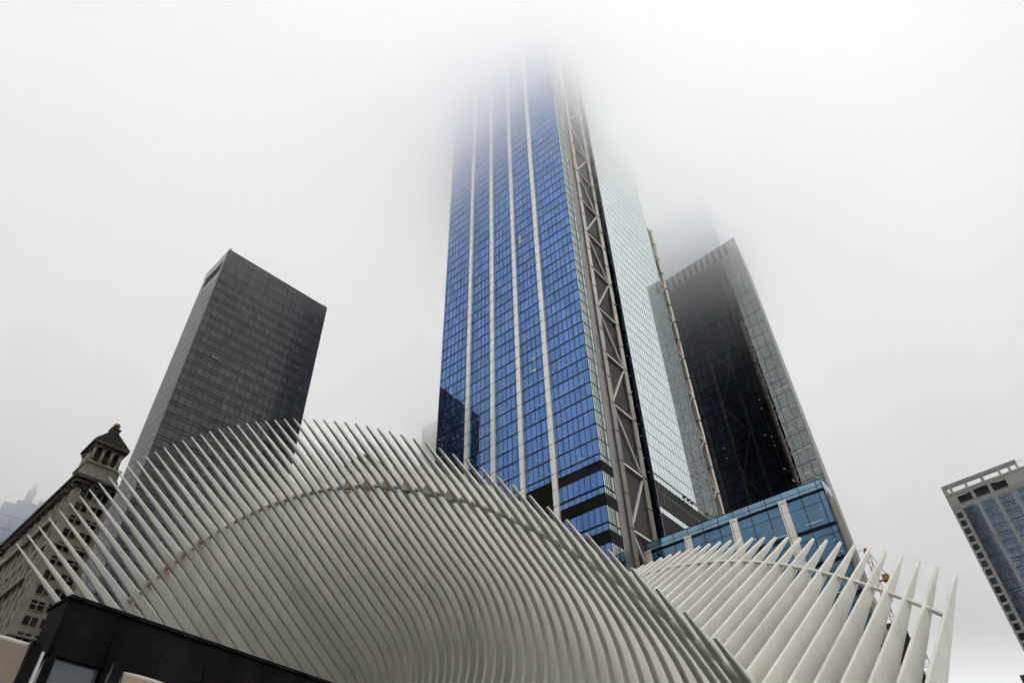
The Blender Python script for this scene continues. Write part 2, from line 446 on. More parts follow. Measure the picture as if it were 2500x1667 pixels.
while z < TOP-20:
    b = MB(); b.bar((.1, 9.15, z), (.1, 17.45, z), .7, .6, (1,0,0)); b.bar((.1, 9.15, z+.62), (.1, 17.45, z+.62), .8, .16, (1,0,0), 1)
    b.build('truss_beam', [M['truss'], M['shadow_metal']], tw)
    b = MB()
    if i % 2 == 0: b.bar((.05, 9.2, z+1.0), (.05, 17.4, z+15.9), .5, .5, (1,0,0))
    else: b.bar((.05, 9.2, z+16.3), (.05, 17.4, z+.8), .5, .5, (1,0,0))
    b.build('truss_brace', M['truss'], tw)
    i += 1; z += 16.95
# rear block with the pale glass face
PX = 1.9
b = MB(); b.box(-3.0, PX-.3, 20.9, 54.6, 0, TOP-1); b.build('rear_wall', M['shadow_metal'], tw)
b = MB(); b.face([(-3.2,20.3,0),(PX,20.3,0),(PX,20.3,TOP),(-3.2,20.3,TOP)]); b.build('return_glass', M['return_glass'], tw, recalc=False)
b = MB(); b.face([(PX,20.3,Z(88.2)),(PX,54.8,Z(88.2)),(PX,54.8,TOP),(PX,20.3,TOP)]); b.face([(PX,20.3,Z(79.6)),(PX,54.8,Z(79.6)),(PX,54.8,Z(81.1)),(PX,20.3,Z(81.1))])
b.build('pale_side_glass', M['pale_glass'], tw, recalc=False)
b = MB()
b.box(PX-.2, PX+.02, 20.33, 54.8, Z(81.1), Z(88.2)); b.box(PX-.2, PX+.02, 20.33, 54.8, 0, Z(79.6))
b.build('side_louvre_wall', M['brown_louver'], tw)
b = MB()
z = Z(94.35)
while z < TOP:
    b.box(PX-.03, PX+.045, 20.3, 54.8, z-.075, z+.075); z += FL
b.box(PX-.03, PX+.10, 20.3, 54.8, Z(90.1)-.2, Z(90.1)+.2); b.box(PX-.03, PX+.05, 20.33, 54.8, Z(85.5)-.06, Z(85.5)+.06)
y = 20.3
while y < 54.9:
    b.box(PX-.03, PX+.035, y-.035, y+.035, Z(79.6), TOP); y += 1.52
b.box(PX-.06, PX+.06, 20.24, 20.36, 0, TOP)
b.build('pale_mullion_grid', noisy('grey_mullion', (.26,.31,.31), rough=.4, var=.1), tw)
b = MB()
z = Z0-64
while z < TOP:
    b.box(-3.2, PX, 20.22, 20.31, z-.16, z+.16); z += FL
for x in (-1.6,-.1,1.0): b.box(x-.05, x+.05, 20.24, 20.31, 0, TOP)
b.build('return_mullion_grid', M['dark_metal'], tw)
b = MB()
b.box(-3.2, .6, 54.8, 58.7, 0, Z(219)); b.build('rear_recess_wall', M['shadow_metal'], tw)
b = MB()
b.box(.9, PX+.05, 57.9, 58.6, 0, Z(219)); b.tube([(PX+.05,57.95,0),(PX+.05,57.95,Z(219))], .28, n=10); b.tube([(PX+.05,58.6,0),(PX+.05,58.6,Z(219))], .28, n=10)
z = Z(219) - 16.9*11
while z < Z(220): b.box(.8, PX+.5, 57.6, 58.9, z-.08, z+.08, 1); z += 8.45
b.box(-.5, PX, 54.85, 58.3, Z(218.2), Z(219))
b.build('truss_column', [M['truss'], M['joint']], tw)
i = 0; z = Z(102.1) - 33.6
while z < Z(212):
    b = MB(); b.bar((PX-.35,54.9,z),(PX-.35,57.9,z), .6, .6, (1,0,0)); b.bar((PX-.35,54.9,z+3.4),(PX-.35,57.8,z+.4), .5, .5, (1,0,0)); b.bar((PX-.35,54.9,z-4.2),(PX-.35,57.8,z-.4), .5, .5, (1,0,0))
    b.build('truss_brace', M['truss'], tw); z += 16.8
# rear facade (mirrored in the grey tower)
b = MB(); b.face([(-3.2,58.86,0),(-50,58.86,0),(-50,58.86,TOP),(-3.2,58.86,TOP)]); b.build('rear_glass', panel_glass('navy_rear_glass', (.075,.115,.19), (1.5,9,4.1), metal=.5, rough=.3, var=.3, tilt=.004), tw, recalc=False)
b = MB(); z = Z0-64
while z < TOP: b.box(-50, -3.2, 58.84, 58.94, z-.16, z+.16); z += FL
x = -49.5
while x < -3: b.box(x-.06, x+.06, 58.84, 58.92, 0, TOP); x += 1.55
b.build('rear_mullion_grid', M['dark_metal'], tw)
for x in (-9.0,-18.0,-27.5,-36.5):
    b = MB(); b.box(x-.6, x+.6, 58.86, 59.2, 0, TOP); b.build('rear_pier', M['beige_metal'], tw)
z = 30.0; i = 0
while z < 220:
    b = MB(); p, q = ((-17.4,59.5,z),(-9.6,59.5,z+16.4)) if i%2 else ((-9.6,59.5,z),(-17.4,59.5,z+16.4))
    b.bar(p, q, .6, .6, (0,1,0)); b.build('truss_brace', M['beige_metal'], tw); z += 16.9; i += 1
# floodlights on the side ledge
for y in (33.5,35.6,37.4,44.6,48.3,50.2):
    b = MB(); zz = Z(88.6) if y < 45 else Z(88.4)
    b.tube([(PX+.1,y,zz-.9),(PX+.6,y,zz-.5),(PX+.75,y,zz)], .09, n=8); b.tube([(PX+.55,y-.35,zz+.05),(PX+1.0,y+.35,zz+.35)], [.34,.22], n=10)
    b.build('floodlight', M['black_steel'], tw)
# lit ceiling lamps seen in the offices (one part: too many to count)
b = MB(); rnd = random.Random(5)
for f in range(0, 14):
    z = Z(86.26) + FL*f
    for (x0,x1) in bays:
        if f > 11 and x0 < -24: continue
        if f > 8 and x0 < -33: continue
        n_ = int((x1-x0)/1.52)
        for q in range(n_):
            if rnd.random() < .24:
                x = x0+1.1+1.5*q+rnd.uniform(-.3,.3)
                zz = z+2.75+rnd.choice((0,0,-1.3)); b.box(x-.075, x+.075, -.045, -.02, zz, zz+.15)
            if rnd.random() < .22 and f < 9:
                x = x0+1.0+1.5*q; zz = z+.55
                b.bar((x-.3,-.035,zz+.3),(x+.18,-.035,zz), .03, .07, (0,1,0))
for k in range(14):
    z = Z(90+5.3*k)+rnd.uniform(-1,1); x = rnd.uniform(-.3,1.5)
    b.bar((x-.12,20.24,z),(x+.12,20.24,z), .03, .12, (0,1,0))
o = b.build('ceiling_light', M['lamp'], tw); o['kind'] = 'stuff'
b = MB()                                    # one uncovered pale pane and two pale blinds
for (x,z,w,h) in ((-19.9,Z(174.8),1.4,3.7),(-17.2,Z(122.9),1.2,1.5),(-17.2,Z(118.8),1.2,1.5)):
    b.box(x, x+w, -.03, .0, z, z+h)
b.build('pale_pane', noisy('pale_board', (.55,.6,.58), rough=.4, var=.05), tw)

# ------------------------------------------------------------------ glass podium in front of it
YP = 10.9
pd = frame('glass_podium', C3 + adir(128.854)*.6 + adir(38.854)*YP, 128.854, 'low blue glass podium block with beige piers, behind the right wing of ribs', 'building')
X0, X1 = .55, 39.1; PT = Z(68.2)
b = MB(); b.box(X0, X1-.2, .2, 4.8, 0, Z(66.0)); b.build('core_wall', M['shadow_metal'], pd)
b = MB(); b.face([(X0,0,0),(X1,0,0),(X1,0,Z(65.9)),(X0,0,Z(65.9))]); b.build('front_glass', M['podium_glass'], pd, recalc=False)
b = MB(); b.face([(X0,0,Z(66.3)),(X1,0,Z(66.3)),(X1,0,PT),(X0,0,PT)]); b.face([(X1,0,Z(66.3)),(X1,5,Z(66.3)),(X1,5,PT),(X1,0,PT)]); b.build('parapet', M['parapet_glass'], pd, recalc=False)
b = MB(); b.box(X0, X1+.1, -.12, .1, Z(65.75), Z(66.3))
for z in (59.25, 53.05, 46.85, 40.6, 34.4, 28.2): b.box(X0, X1+.1, -.08, .1, Z(z)-.42, Z(z)+.32)
b.box(X0, X1, -.05, .05, PT-.1, PT+.05)
x = 17.8-3.37*5
while x < X1:
    if x > X0: b.box(x-.06, x+.06, -.06, .04, 0, PT)
    x += 3.37
for z in (63.85, 57.6, 51.4, 45.2): b.box(X0, X1, -.04, .04, Z(z)-.05, Z(z)+.05)
b.box(X0, X1, -.04, .04, Z(67.0), Z(67.09)); b.box(X1-.12, X1+.05, -.07, .07, 0, PT)
b.build('mullion_grid', M['dark_metal'], pd)
for x in (30.37, 20.25, 10.1, .55):
    b = MB()
    b.box(x, x+1.55, -.34, 0, 0, Z(66.45)); b.box(x+.36, x+1.32, -.345, -.3, 0, Z(66.0), 0)
    b.box(x+.25, x+.36, -.352, -.2, 0, Z(65.9), 1); b.box(x+.25, x+1.25, -.352, -.2, Z(65.8), Z(65.95), 1)
    for z in (63.9, 59.0, 52.8, 46.6, 40.4): b.box(x-.005, x+1.555, -.348, -.1, Z(z)-.03, Z(z)+.03, 1)
    b.build('pier', [M['pier'], M['joint']], pd)
b = MB(); b.box(X1-.6, X1, .3, 5, 0, Z(65.9))
for y in (1.0, 1.9, 3.4): b.box(X1-.1, X1+.35, y, y+.45, 0, Z(65.2), 1)
b.build('side_wall', [noisy('podium_side_panel', (.14,.14,.14), rough=.45, var=.12), noisy('podium_side_fin', (.36,.33,.28), rough=.5, var=.08)], pd)
b = MB(); rnd = random.Random(8)
for (x,z) in ((24.2,61.2),(27.9,61.7),(34.6,62.6),(37.4,62.6),(18.6,61.2),(35.1,56.2),(37.9,56.4),(29.2,55.6),(26.0,55.3),(36.4,49.8),(14.0,60.9),(33.9,50.2)):
    b.box(x-.09, x+.09, -.03, -.005, Z(z)-.09, Z(z)+.09)
for (x,z,l) in ((26.8,60.0,3.6),(33.8,60.5,3.4),(36.6,54.1,1.9),(30.5,53.6,1.8),(34.0,47.6,2.0)):
    b.box(x, x+l, -.03, -.005, Z(z), Z(z)+.05)
o = b.build('ceiling_light', M['lamp'], pd); o['kind'] = 'stuff'

# ------------------------------------------------------------------ grey mirror tower
K4 = Vector((95.5,186.4,0))
mt = frame('mirror_tower', K4, 132.16, 'grey mirror glass skyscraper with a slotted crown, right of the blue tower and reflecting it', 'skyscraper')
HT = Z(229.85)
b = MB(); b.prism([(-64.5,.3),(-2.4,.3),(-9.5,20),(-60,40)], 0, HT-.3); b.build('core_wall', M['shadow_metal'], mt)
b = MB(); b.face([(-65,0,0),(-1.0,0,0),(-1.0,0,HT),(-65,0,HT)]); b.build('front_glass', M['mirror_grey'], mt, recalc=False)
kx = -1.0; ke = K4 + adir(132.16)*kx; far = at(27.12, ke.length+24)
loc = far - K4; fx, fy = loc.dot(adir(132.16)), loc.dot(adir(42.16))
b = MB(); b.face([(kx,0,0),(fx,fy,0),(fx,fy,HT),(kx,0,HT)]); b.build('end_wall', noisy('pale_end_panel', (.17,.17,.17), rough=.4, var=.08), mt, recalc=False)
b = MB()
z = Z(203.5) - 5.57*36
while z < HT-9: b.box(-65, -1.0, -.06, .03, z-.075, z+.075); z += 5.57
b.box(-65, -1.0, -.07, .03, Z(222.1), Z(222.3))
x = -3.6
while x > -65: b.box(x-.06, x+.06, -.05, .03, 0, Z(222.2)); x -= 3.0
b.build('mullion_grid', M['dark_metal'], mt)
b = MB(); b.box(-65, -1.0, -.08, .2, Z(222.3), HT)
x = -5.2
while x > -64: b.box(x-1.35, x, -.1, .1, Z(222.6), HT-.6, 1); x -= 2.9
b.build('crown_louvre', [noisy('pale_crown_metal', (.30,.295,.285), rough=.4, var=.06, metal=.3), M['louver']], mt)
b = MB(); rnd = random.Random(3)
for kx, z0_, n_ in ((-12.5,150,26),(-8.7,95,26),(-30,140,8),(-38,110,10)):
    for q in range(n_):
        z = Z(rnd.uniform(30, z0_)); x = kx + rnd.uniform(-2.5,2.5)
        b.bar((x-.28,-.03,z+.22),(x+.28,-.03,z-.1), .03, .1, (0,1,0))
for row in range(11):
    z = Z(150 - 8.3*row)
    for x0_ in (-5.5,-2.6): b.box(x0_-1.1+rnd.uniform(-.3,.3), x0_+.9, -.03, -.01, z-.05, z+.05)
o = b.build('ceiling_light', M['lamp'], mt); o['kind'] = 'stuff'
# set-back upper storeys
cz = at(18.93, 1.0); ux, uy = adir(132.16), adir(42.16)
yb = 6.0; tt = (K4.dot(uy)+yb)/cz.dot(uy); xb = (cz*tt - K4).dot(ux)
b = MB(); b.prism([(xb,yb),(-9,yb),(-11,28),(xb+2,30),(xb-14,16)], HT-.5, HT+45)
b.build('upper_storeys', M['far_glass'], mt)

# ------------------------------------------------------------------ black glass slab on the left
PH = at(-32.376, 166.0)
hs = frame('black_slab_tower', PH, 42.75, 'plain black glass slab tower standing behind the left wing of ribs', 'skyscraper')
HH = Z(174.75); W_, D_ = 36.92, 14.6
b = MB(); b.box(.1, W_-.1, .1, D_-.1, 0, HH-.2); b.build('core_wall', M['shadow_metal'], hs)
b = MB()
b.face([(0,0,0),(W_,0,0),(W_,0,HH),(0,0,HH)])
b.face([(W_,0,0),(W_,D_,0),(W_,D_,HH),(W_,0,HH)]); b.face([(0,0,HH),(W_,0,HH),(W_,D_,HH),(0,D_,HH)])
y0s, y1s, z0s, z1s = 1.6, 12.6, Z(165.6), Z(170.6)
for (ya,yb_,za,zb) in ((0,y0s,0,HH),(y1s,D_,0,HH),(y0s,y1s,0,z0s),(y0s,y1s,z1s,HH)):
    b.face([(0,yb_,za),(0,ya,za),(0,ya,zb),(0,yb_,zb)])
b.build('curtain_wall', M['black_glass'], hs, recalc=False)
b = MB(); b.box(.05, .12, y0s, y1s, z0s, z1s); b.build('vent_slot', M['louver'], hs)
b = MB()
for x in [7.4*i for i in range(6)]: b.box(x-.10, x+.10, -.03, .02, 0, HH)
z = Z(160.9)
while z > 0:
    b.box(0, W_, -.025, .02, z-.15, z+.15); b.box(0, W_, -.022, .02, z-1.15, z-.85)
    b.box(-.025, .02, 0, D_, z-.06, z+.06); z -= 3.6
for x in [1.85*i for i in range(21)]: b.box(x-.09, x+.09, -.018, .02, 0, Z(161))
for x in [1.85*i for i in range(20)]: b.box(x-.02, x+.02, -.016, .02, Z(161), HH)
for z in (164.6,168.2,171.6): b.box(0, W_, -.02, .02, Z(z)-.05, Z(z)+.05)
for y in [1.46*i for i in range(1,10)]: b.box(-.06, .02, y-.03, y+.03, 0, Z(164)); 
b.build('mullion_grid', noisy('black_mullion', (.006,.006,.008), rough=.5, var=.2, spec=.15), hs)
for (x,z) in ((10.6,152.5),(6.2,132.8),(29.3,149.7),(30.6,143.9)):
    b = MB(); b.bar((x,-.12,z+1.7),(x+1.7,-.12,z+1.7), .25, .12, (0,1,0)); b.build('open_vent', M['granite'], hs)
for (x,y) in ((.6,.6),(W_-.6,.6)):
    b = MB(); b.tube([(x,y,HH-.1),(x,y,HH+1.0)], .08, n=8); b.tube([(x-.3,y,HH+1.0),(x+.3,y,HH+1.1)], .12, n=8); b.build('roof_lamp', M['black_steel'], hs)

# ------------------------------------------------------------------ old stone building with the turret
PO = at(-36.35, 205.0)
ob = frame('stone_office_building', PO, 42.5, 'old limestone office block with deep cornices and a pyramid roofed corner turret', 'building')
b = MB(); b.box(.0, 20, .0, 62, 0, Z(105.8)); b.build('wall', M['stone'], ob)
b = MB()
for (z0_,z1_,pr) in ((104.6,105.8,.35),(105.8,107.0,1.1),(107.0,108.0,1.7)): b.box(-pr, 20.5, -pr, 62.5, Z(z0_), Z(z1_))
for y in [1.2+2.4*i for i in range(25)]: b.box(-1.05, -.2, y-.35, y+.35, Z(104.7), Z(105.75))
for x in [1.2+2.4*i for i in range(8)]: b.box(x-.35, x+.35, -1.05, -.2, Z(104.7), Z(105.75))
b.build('cornice', M['stone_dark'], ob)
b = MB()
for z in (87.9, 64.5):
    b.box(-.5, 20.2, -.5, 62.3, Z(z), Z(z)+.5)
for z in (95.5,83.8,72.2): b.box(-.16, 20.1, -.16, 62.1, Z(z)+.25, Z(z)+.5)
b.build('belt_course', M['stone'], ob)
b = MB()
for z in (95.9, 80.0, 64.0):                # heavy side ledges with shade below
    b.box(-1.3, -.1, 6, 62, Z(z), Z(z)+1.1)
b.build('side_ledge', M['stone'], ob)
def old_window(x, z, face):
    b = MB()
    if face == 'front': b.box(x, x+1.25, -.02, .05, z, z+2.15); 
    else: b.box(-.02, .05, x, x+1.25, z, z+2.15)
    w = b.build('window', M['sash'], ob)
    b = MB()
    if face == 'front':
        b.box(x-.06, x+1.31, -.06, -.021, z+1.02, z+1.12); b.box(x-.08, x, -.07, .05, z, z+2.2); b.box(x+1.25, x+1.33, -.07, .05, z, z+2.2); b.box(x-.08, x+1.33, -.07, .05, z+2.15, z+2.24)
        b.build('window_frame', M['window_frame'], w)
        b = MB(); b.box(x-.2, x+1.45, -.22, .05, z-.2, z-.01); b.build('window_sill', M['stone'], w)
rows = [102.2-3.87*i for i in range(16)]
for r_ in rows[:12]:
    for x in (1.75, 3.5, 5.75, 7.5): old_window(x, Z(r_), 'front')
b = MB(); 
for r_ in rows:
    y = 1.6; q = 0
    while y < 60:
        b.box(-.03, .05, y, y+1.2, Z(r_), Z(r_)+2.1); y += 2.1 if q % 2 == 0 else 3.0; q += 1
o = b.build('side_window', M['sash'], ob); o['kind'] = 'stuff'
b = MB()
for y in [.1, 5.3, 10.4, 15.5, 20.6, 25.7, 30.8, 35.9, 41, 46]:
    b.box(-.55, 0, y, y+1.0, 0, Z(103.5))
b.build('pilaster', M['stone'], ob)
# turret
b = MB()
b.box(-.7, 9.6, -.7, 9.6, Z(108.0), Z(109.6)); b.box(-.2, 9.2, -.2, 9.2, Z(109.6), Z(112.6)); b.box(-.6, 9.5, -.6, 9.5, Z(112.6), Z(113.2))
b.build('turret_base', M['stone'], ob)
b = MB(); b.box(1.0, 7.4, 1.0, 7.4, Z(113.2), Z(118.1)); b.build('turret_core', noisy('shuttered_opening', (.06,.035,.022), rough=.8, var=.7, scale=(.5,.5,.7), detail=3), ob)
for side in (0,1):
    for q in (0,1,2,3):
        t_ = .55 + q*2.45
        if side == 1 and q == 0: continue
        x, y = (t_, .4) if side == 0 else (.4, t_)
        b = MB(); b.box(x-.6, x+.6, y-.6, y+.6, Z(113.2), Z(113.7)); b.tube([(x,y,Z(113.7)),(x,y,Z(117.6))], [.5,.43], n=14); b.box(x-.58, x+.58, y-.58, y+.58, Z(117.6), Z(118.1))
        b.build('column', M['stone'], ob)
b = MB(); b.box(-.4, 8.8, -.4, 8.8, Z(118.1), Z(119.1)); b.box(-.9, 9.2, -.9, 9.2, Z(119.1), Z(119.9)); b.build('entablature', M['stone_dark'], ob)
b = MB(); n_ = 15
for q in range(n_):
    f = q/n_; h = 5.0*(1-f)+1.0*f; z = Z(119.9)+6.3*f
    b.box(4.2-h, 4.2+h, 4.2-h, 4.2+h, z, z+6.3/n_)
b.build('turret_roof', M['slate'], ob)
b = MB(); b.box(3.1,5.3,3.1,5.3,Z(126.2),Z(127.3)); b.box(2.75,5.65,2.75,5.65,Z(127.3),Z(127.7))
b.build('finial_block', M['stone_dark'], ob)
b = MB(); N1, N2 = 16, 10
cz_ = (4.2,4.2,Z(129.2)); rb = 1.0
for i1 in range(N2):
    a0, a1 = math.pi*i1/N2, math.pi*(i1+1)/N2
    for j1 in range(N1):
        c0_, c1_ = 2*math.pi*j1/N1, 2*math.pi*(j1+1)/N1
        q = [(a0,c0_),(a1,c0_),(a1,c1_),(a0,c1_)]
        pts = [(cz_[0]+rb*math.sin(a)*math.cos(c), cz_[1]+rb*math.sin(a)*math.sin(c), cz_[2]+rb*math.cos(a)) for a,c in q]
        if i1 == 0: pts = pts[1:] if False else [pts[0],pts[1],pts[2]]
        elif i1 == N2-1: pts = [pts[0],pts[1],pts[3]]
        b.face(pts, 0, True)
b.tube([(4.2,4.2,Z(127.7)),(4.2,4.2,Z(128.5))], [1.0,.55], n=14)
b.build('gilded_ball', M['gold'], ob)

# ------------------------------------------------------------------ granite office tower at the right edge
PR = at(34.404, 330.0)
rt = frame('granite_office_tower', PR, 133.38, 'grey granite office tower with open slots in its flat crown, at the right edge', 'skyscraper')
RTOP = Z(157.5); RW_ = 33.0
b = MB()
zs0, zs1 = Z(153.55), Z(155.75)
b.box(0, 30.2, 0, .9, zs1, RTOP)                                      # top beam
holes = [(.9,2.8),(3.7,8.9),(9.9,15.4),(16.6,22.4),(23.4,26.3),(27.3,29.3)]
xs = [0]+[v for h in holes for v in h]+[30.2]
for q in range(0, len(xs), 2): b.box(xs[q], xs[q+1], 0, .9, zs0, zs1)
b.box(0, RW_, 0, .9, Z(151.6), zs0)
dark = [(4.0,9.6),(10.85,16.5),(17.7,23.5)]
xs = [0]+[v for h in dark for v in h]+[RW_]
for q in range(0, len(xs), 2): b.box(xs[q], xs[q+1], 0, .9, Z(147.8), Z(151.6))
b.box(0, RW_, 0, .9, Z(145.4), Z(147.8))
cols = [(0,.75),(2.95,4.1),(9.75,10.95),(16.6,17.75),(23.5,24.5),(30.3,31.4)]
for (x0,x1) in cols: b.box(x0, x1, 0, .9, 0, Z(145.4))
z = Z(145.4)
while z > 3:
    b.box(.75, 2.95, .03, .9, z-1.0, z); z -= 3.6
b.box(0, .9, .9, 24, Z(151.6), zs0); b.box(0,.9,.9,24,zs1,RTOP); b.box(0,.9,.9,24,0,Z(151.6)); b.box(0,.9,10,24,zs0,zs1)
b.build('wall', M['granite'], rt)
b = MB(); b.box(.95, RW_-.2, 1.0, 24, 0, Z(151.5)); b.box(8.0, 18.5, 6, 18, Z(151.5), Z(156.3)); b.build('core_wall', noisy('grey_plant_louvre', (.055,.055,.056), rough=.6, var=.15, spec=.2), rt)
b = MB()
for (x0,x1) in ((.75,2.95),(4.1,9.75),(10.95,16.6),(17.75,23.5),(24.5,30.3),(31.4,33)):
    b.face([(x0,.12,0),(x1,.12,0),(x1,.12,Z(145.4)),(x0,.12,Z(145.4))])
b.build('window_glass', M['office_glass'], rt, recalc=False)
b = MB()
for (x0,x1) in ((4.1,9.75),(10.95,16.6),(17.75,23.5),(24.5,30.3)):
    n_ = 5
    for q in range(1,n_): x = x0+(x1-x0)*q/n_; b.box(x-.09, x+.09, .06, .13, 0, Z(145.4))
    z = Z(145.4)
    while z > 3:
        b.box(x0, x1, .05, .13, z-.2, z+.2); b.box(x0, x1, .05, .13, z-1.3, z-1.05); z -= 3.6
z = RTOP-1.28
while z > 3:
    b.box(0, RW_, -.006, .02, z-.06, z+.06, 0) if z > Z(145.4) and not (zs0-.2 < z < zs1+.2) and not (Z(147.8) < z < Z(151.6)) else None
    for (x0,x1) in cols:
        if z < Z(145.4): b.box(x0, x1, -.006, .02, z-.06, z+.06)
    z -= 1.8 if z < Z(145.4) else 1.28
x = 1.14
while x < 30:
    b.box(x-.05, x+.05, -.008, .02, zs1, RTOP); b.box(x-.05, x+.05, -.008, .02, Z(151.6), zs0); b.box(x-.05, x+.05, -.008, .02, Z(145.4), Z(147.8)); x += 1.14
b.build('panel_joint', M['joint'], rt)

# ------------------------------------------------------------------ fogged and background buildings
def slab(name, P, x_az, poly_, h, mat, label, cat, step=4.0, pitch=3.0, extra=None):
    e = frame(name, P, x_az, label, cat)
    b = MB(); b.prism(poly_, 0, h); b.build('wall', mat, e)
    b = MB(); z = h-step
    x0 = min(p[0] for p in poly_); x1 = max(p[0] for p in poly_); y0 = min(p[1] for p in poly_); y1 = max(p[1] for p in poly_)
    while z > 5:
        b.box(x0-.05, x1+.05, y0-.05, y1+.05, z-.25, z+.25); z -= step
    x = x0+pitch
    while x < x1: b.box(x-.12, x+.12, y0-.07, y0, 0, h); x += pitch
    y = y0+pitch
    while y < y1: b.box(x0-.07, x0, y-.12, y+.12, 0, h); y += pitch
    b.build('facade_grid', M['joint'], e)
    return e
# black steel block peeping over the hull
P = at(-14.769, 190.0); HB = 190*math.tan(rad(33.365))+EYE
slab('black_steel_block', P, 44.3, [(0,0),(30,0),(30,32),(0,32)], HB, M['black_steel'], 'dark steel block seen only between the spikes above the ridge of the hull', 'building', step=4.2, pitch=6)
# pale tower in the cloud behind the blue tower
P = at(-9.24, 345.0); HC = 345*math.tan(rad(35.85))+EYE
slab('misty_tower', P, 124, [(0,0),(30,0),(30,30),(0,30)], HC, M['grey_wall'], 'pale grey tower half dissolved in cloud, left edge of the blue tower', 'skyscraper')
# bluish tower in the cloud at the far left
P = at(-40.19, 470.0); HL = 470*math.tan(rad(25.0))+EYE
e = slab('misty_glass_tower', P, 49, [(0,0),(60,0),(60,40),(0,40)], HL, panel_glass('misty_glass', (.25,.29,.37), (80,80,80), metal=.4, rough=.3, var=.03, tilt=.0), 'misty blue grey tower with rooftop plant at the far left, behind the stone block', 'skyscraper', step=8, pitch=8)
b = MB()
b.box(6, 24, 4, 20, HL, HL+5); b.box(9, 13.5, 5, 9, HL+5, HL+14); b.box(10.3, 12.4, 5.5, 8, HL+14, HL+18); b.box(17, 22, 6, 12, HL+5, HL+9); b.box(26, 33, 6, 14, HL, HL+3)
b.build('rooftop_plant', M['grey_wall'], e)
# dark building and stair tower behind the right wing
P = at(27.6, 300.0); HD = 300*math.tan(rad(18.0))+EYE
slab('dark_office_block', P, 118.3, [(-30,0),(3.8,0),(3.8,30),(-30,30)], HD, M['black_steel'], 'dark office block seen between the white ribs below the crane', 'building', step=4, pitch=3)
P = at(28.62, 292.0); hq = 292*math.tan(rad(16.9))+EYE
e = frame('scaffold_tower', P, 118, 'open steel scaffold tower beside the dark block, right of the white ribs', 'scaffold')
b = MB()
for x in (-1.4,1.4):
    for y in (0,2.8): b.tube([(x,y,0),(x,y,hq)], .14, n=6)
z = 2; q = 0
while z < hq:
    b.bar((-1.4,0,z),(1.4,0,z), .16,.16,(0,1,0)); b.bar((-1.4,2.8,z),(1.4,2.8,z), .16,.16,(0,1,0)); b.bar((-1.4,0,z),(-1.4,2.8,z), .16,.16,(0,0,1)); b.bar((1.4,0,z),(1.4,2.8,z), .16,.16,(0,0,1))
    b.bar((-1.4,0,z),(1.4,0,min(z+2.4,hq)), .12,.12,(0,1,0)) if q%2 else b.bar((1.4,0,z),(-1.4,0,min(z+2.4,hq)), .12,.12,(0,1,0))
    z += 2.4; q += 1
b.build('scaffold_frame', M['scaffold'], e)
# crane
P = at(27.72, 330.0); zc = lambda el: 330*math.tan(rad(el))+EYE
e = frame('tower_crane', P, 118, 'red lattice crane mast with an orange counterweight, just right of the mirror tower', 'crane')
b = MB()
zb_, zt_ = 40.0, zc(22.6)
for x in (-.8,.8):
    for y in (-.8,.8): b.tube([(x,y,0),(x,y,zt_)], .16, n=6)
z = 2.0; q = 0
while z < zt_-2:
    for (p0,p1) in (((-.8,-.8),(.8,-.8)),((.8,-.8),(.8,.8)),((-.8,.8),(.8,.8)),((-.8,-.8),(-.8,.8))):
        a_, c_ = (p0,p1) if q%2 else (p1,p0)
        b.tube([(a_[0],a_[1],z),(c_[0],c_[1],z+2.0)], .09, n=5)
    z += 2.0; q += 1
b.build('mast', M['crane'], e)
b = MB(); b.box(-1,1,-1,1,zt_,zt_+1.2); b.tube([(0,0,zt_+1.2),(0,0,zt_+2.4)], .5, n=8); b.build('mast_head', M['crane'], e)
b = MB(); zw = zc(20.6)
b.prism([(2.2,-1.4),(4.6,-1.6),(5.2,.4),(4.4,1.6),(2.2,1.4)], zw, zw+2.6); b.box(.8,2.3,-.5,.5,zw+.3,zw+.8); b.build('counterweight', M['orange'], e)
for s_ in (0,1):
    b = MB(); b.tube([(.3,(-.4,.4)[s_],zt_+2.0),(4.2,(-.8,.8)[s_],zw+2.6)], .07, n=5); b.build('cable', M['joint'], e)
b = MB(); b.tube([(0,-.3,zt_+2.0),(-9,-.3,zt_+1.6)], .05, n=5); b.tube([(0,.3,zt_+1.6),(-9,.3,zt_+.8)], .05, n=5); b.build('cable', M['joint'], e)
# small brown roof at the lower right corner
P = at(33.45, 240.0); hb = 240*math.tan(rad(13.7))+EYE
e = frame('brown_building', P, 123.4, 'brown brick building with a stepped roof in the lower right corner', 'building')
b = MB(); b.box(0,26,0,20,0,hb-3); b.build('wall', M['brick'], e)
b = MB(); b.box(-.4,26.4,-.4,20.4,hb-3,hb-2.3); b.box(.4,25,.4,19,hb-2.3,hb); b.build('roof_parapet', M['stone_dark'], e)

# ------------------------------------------------------------------ black entrance pavilion near the camera
RP = 13.0; PP = at(-33.7445, RP); zp = RP*math.tan(rad(20.1418))+EYE; zf = zp - .84
pv = frame('black_pavilion', PP, 34.15, 'low black pavilion with a rain streaked fascia over smoked glass, lower left corner', 'pavilion')
b = MB()
ch = (adir(-51.14)*.715); cx, cy = ch.dot(adir(34.15)), ch.dot(adir(-55.85))
plan = [(0,0),(16,0),(16,6),(cx+3.2,cy+5.15),(cx,cy)]
b.prism(plan, zf, zp); b.build('fascia', M['canopy_black'], pv)
b = MB(); b.prism([(-.01,-.05),(16,-.05),(16,6),(cx+3.2,cy+5.15),(cx-.03,cy-.02)], zp+.002, zp+.06); b.build('roof_edge', M['canopy_black'], pv)
b = MB(); b.prism([(.05,.1),(15.9,.1),(15.9,5.9),(cx+3.3,cy+5.05),(cx+.12,cy+.06)], .02, zf-.002); b.build('storefront_glass', M['smoke_glass'], pv)
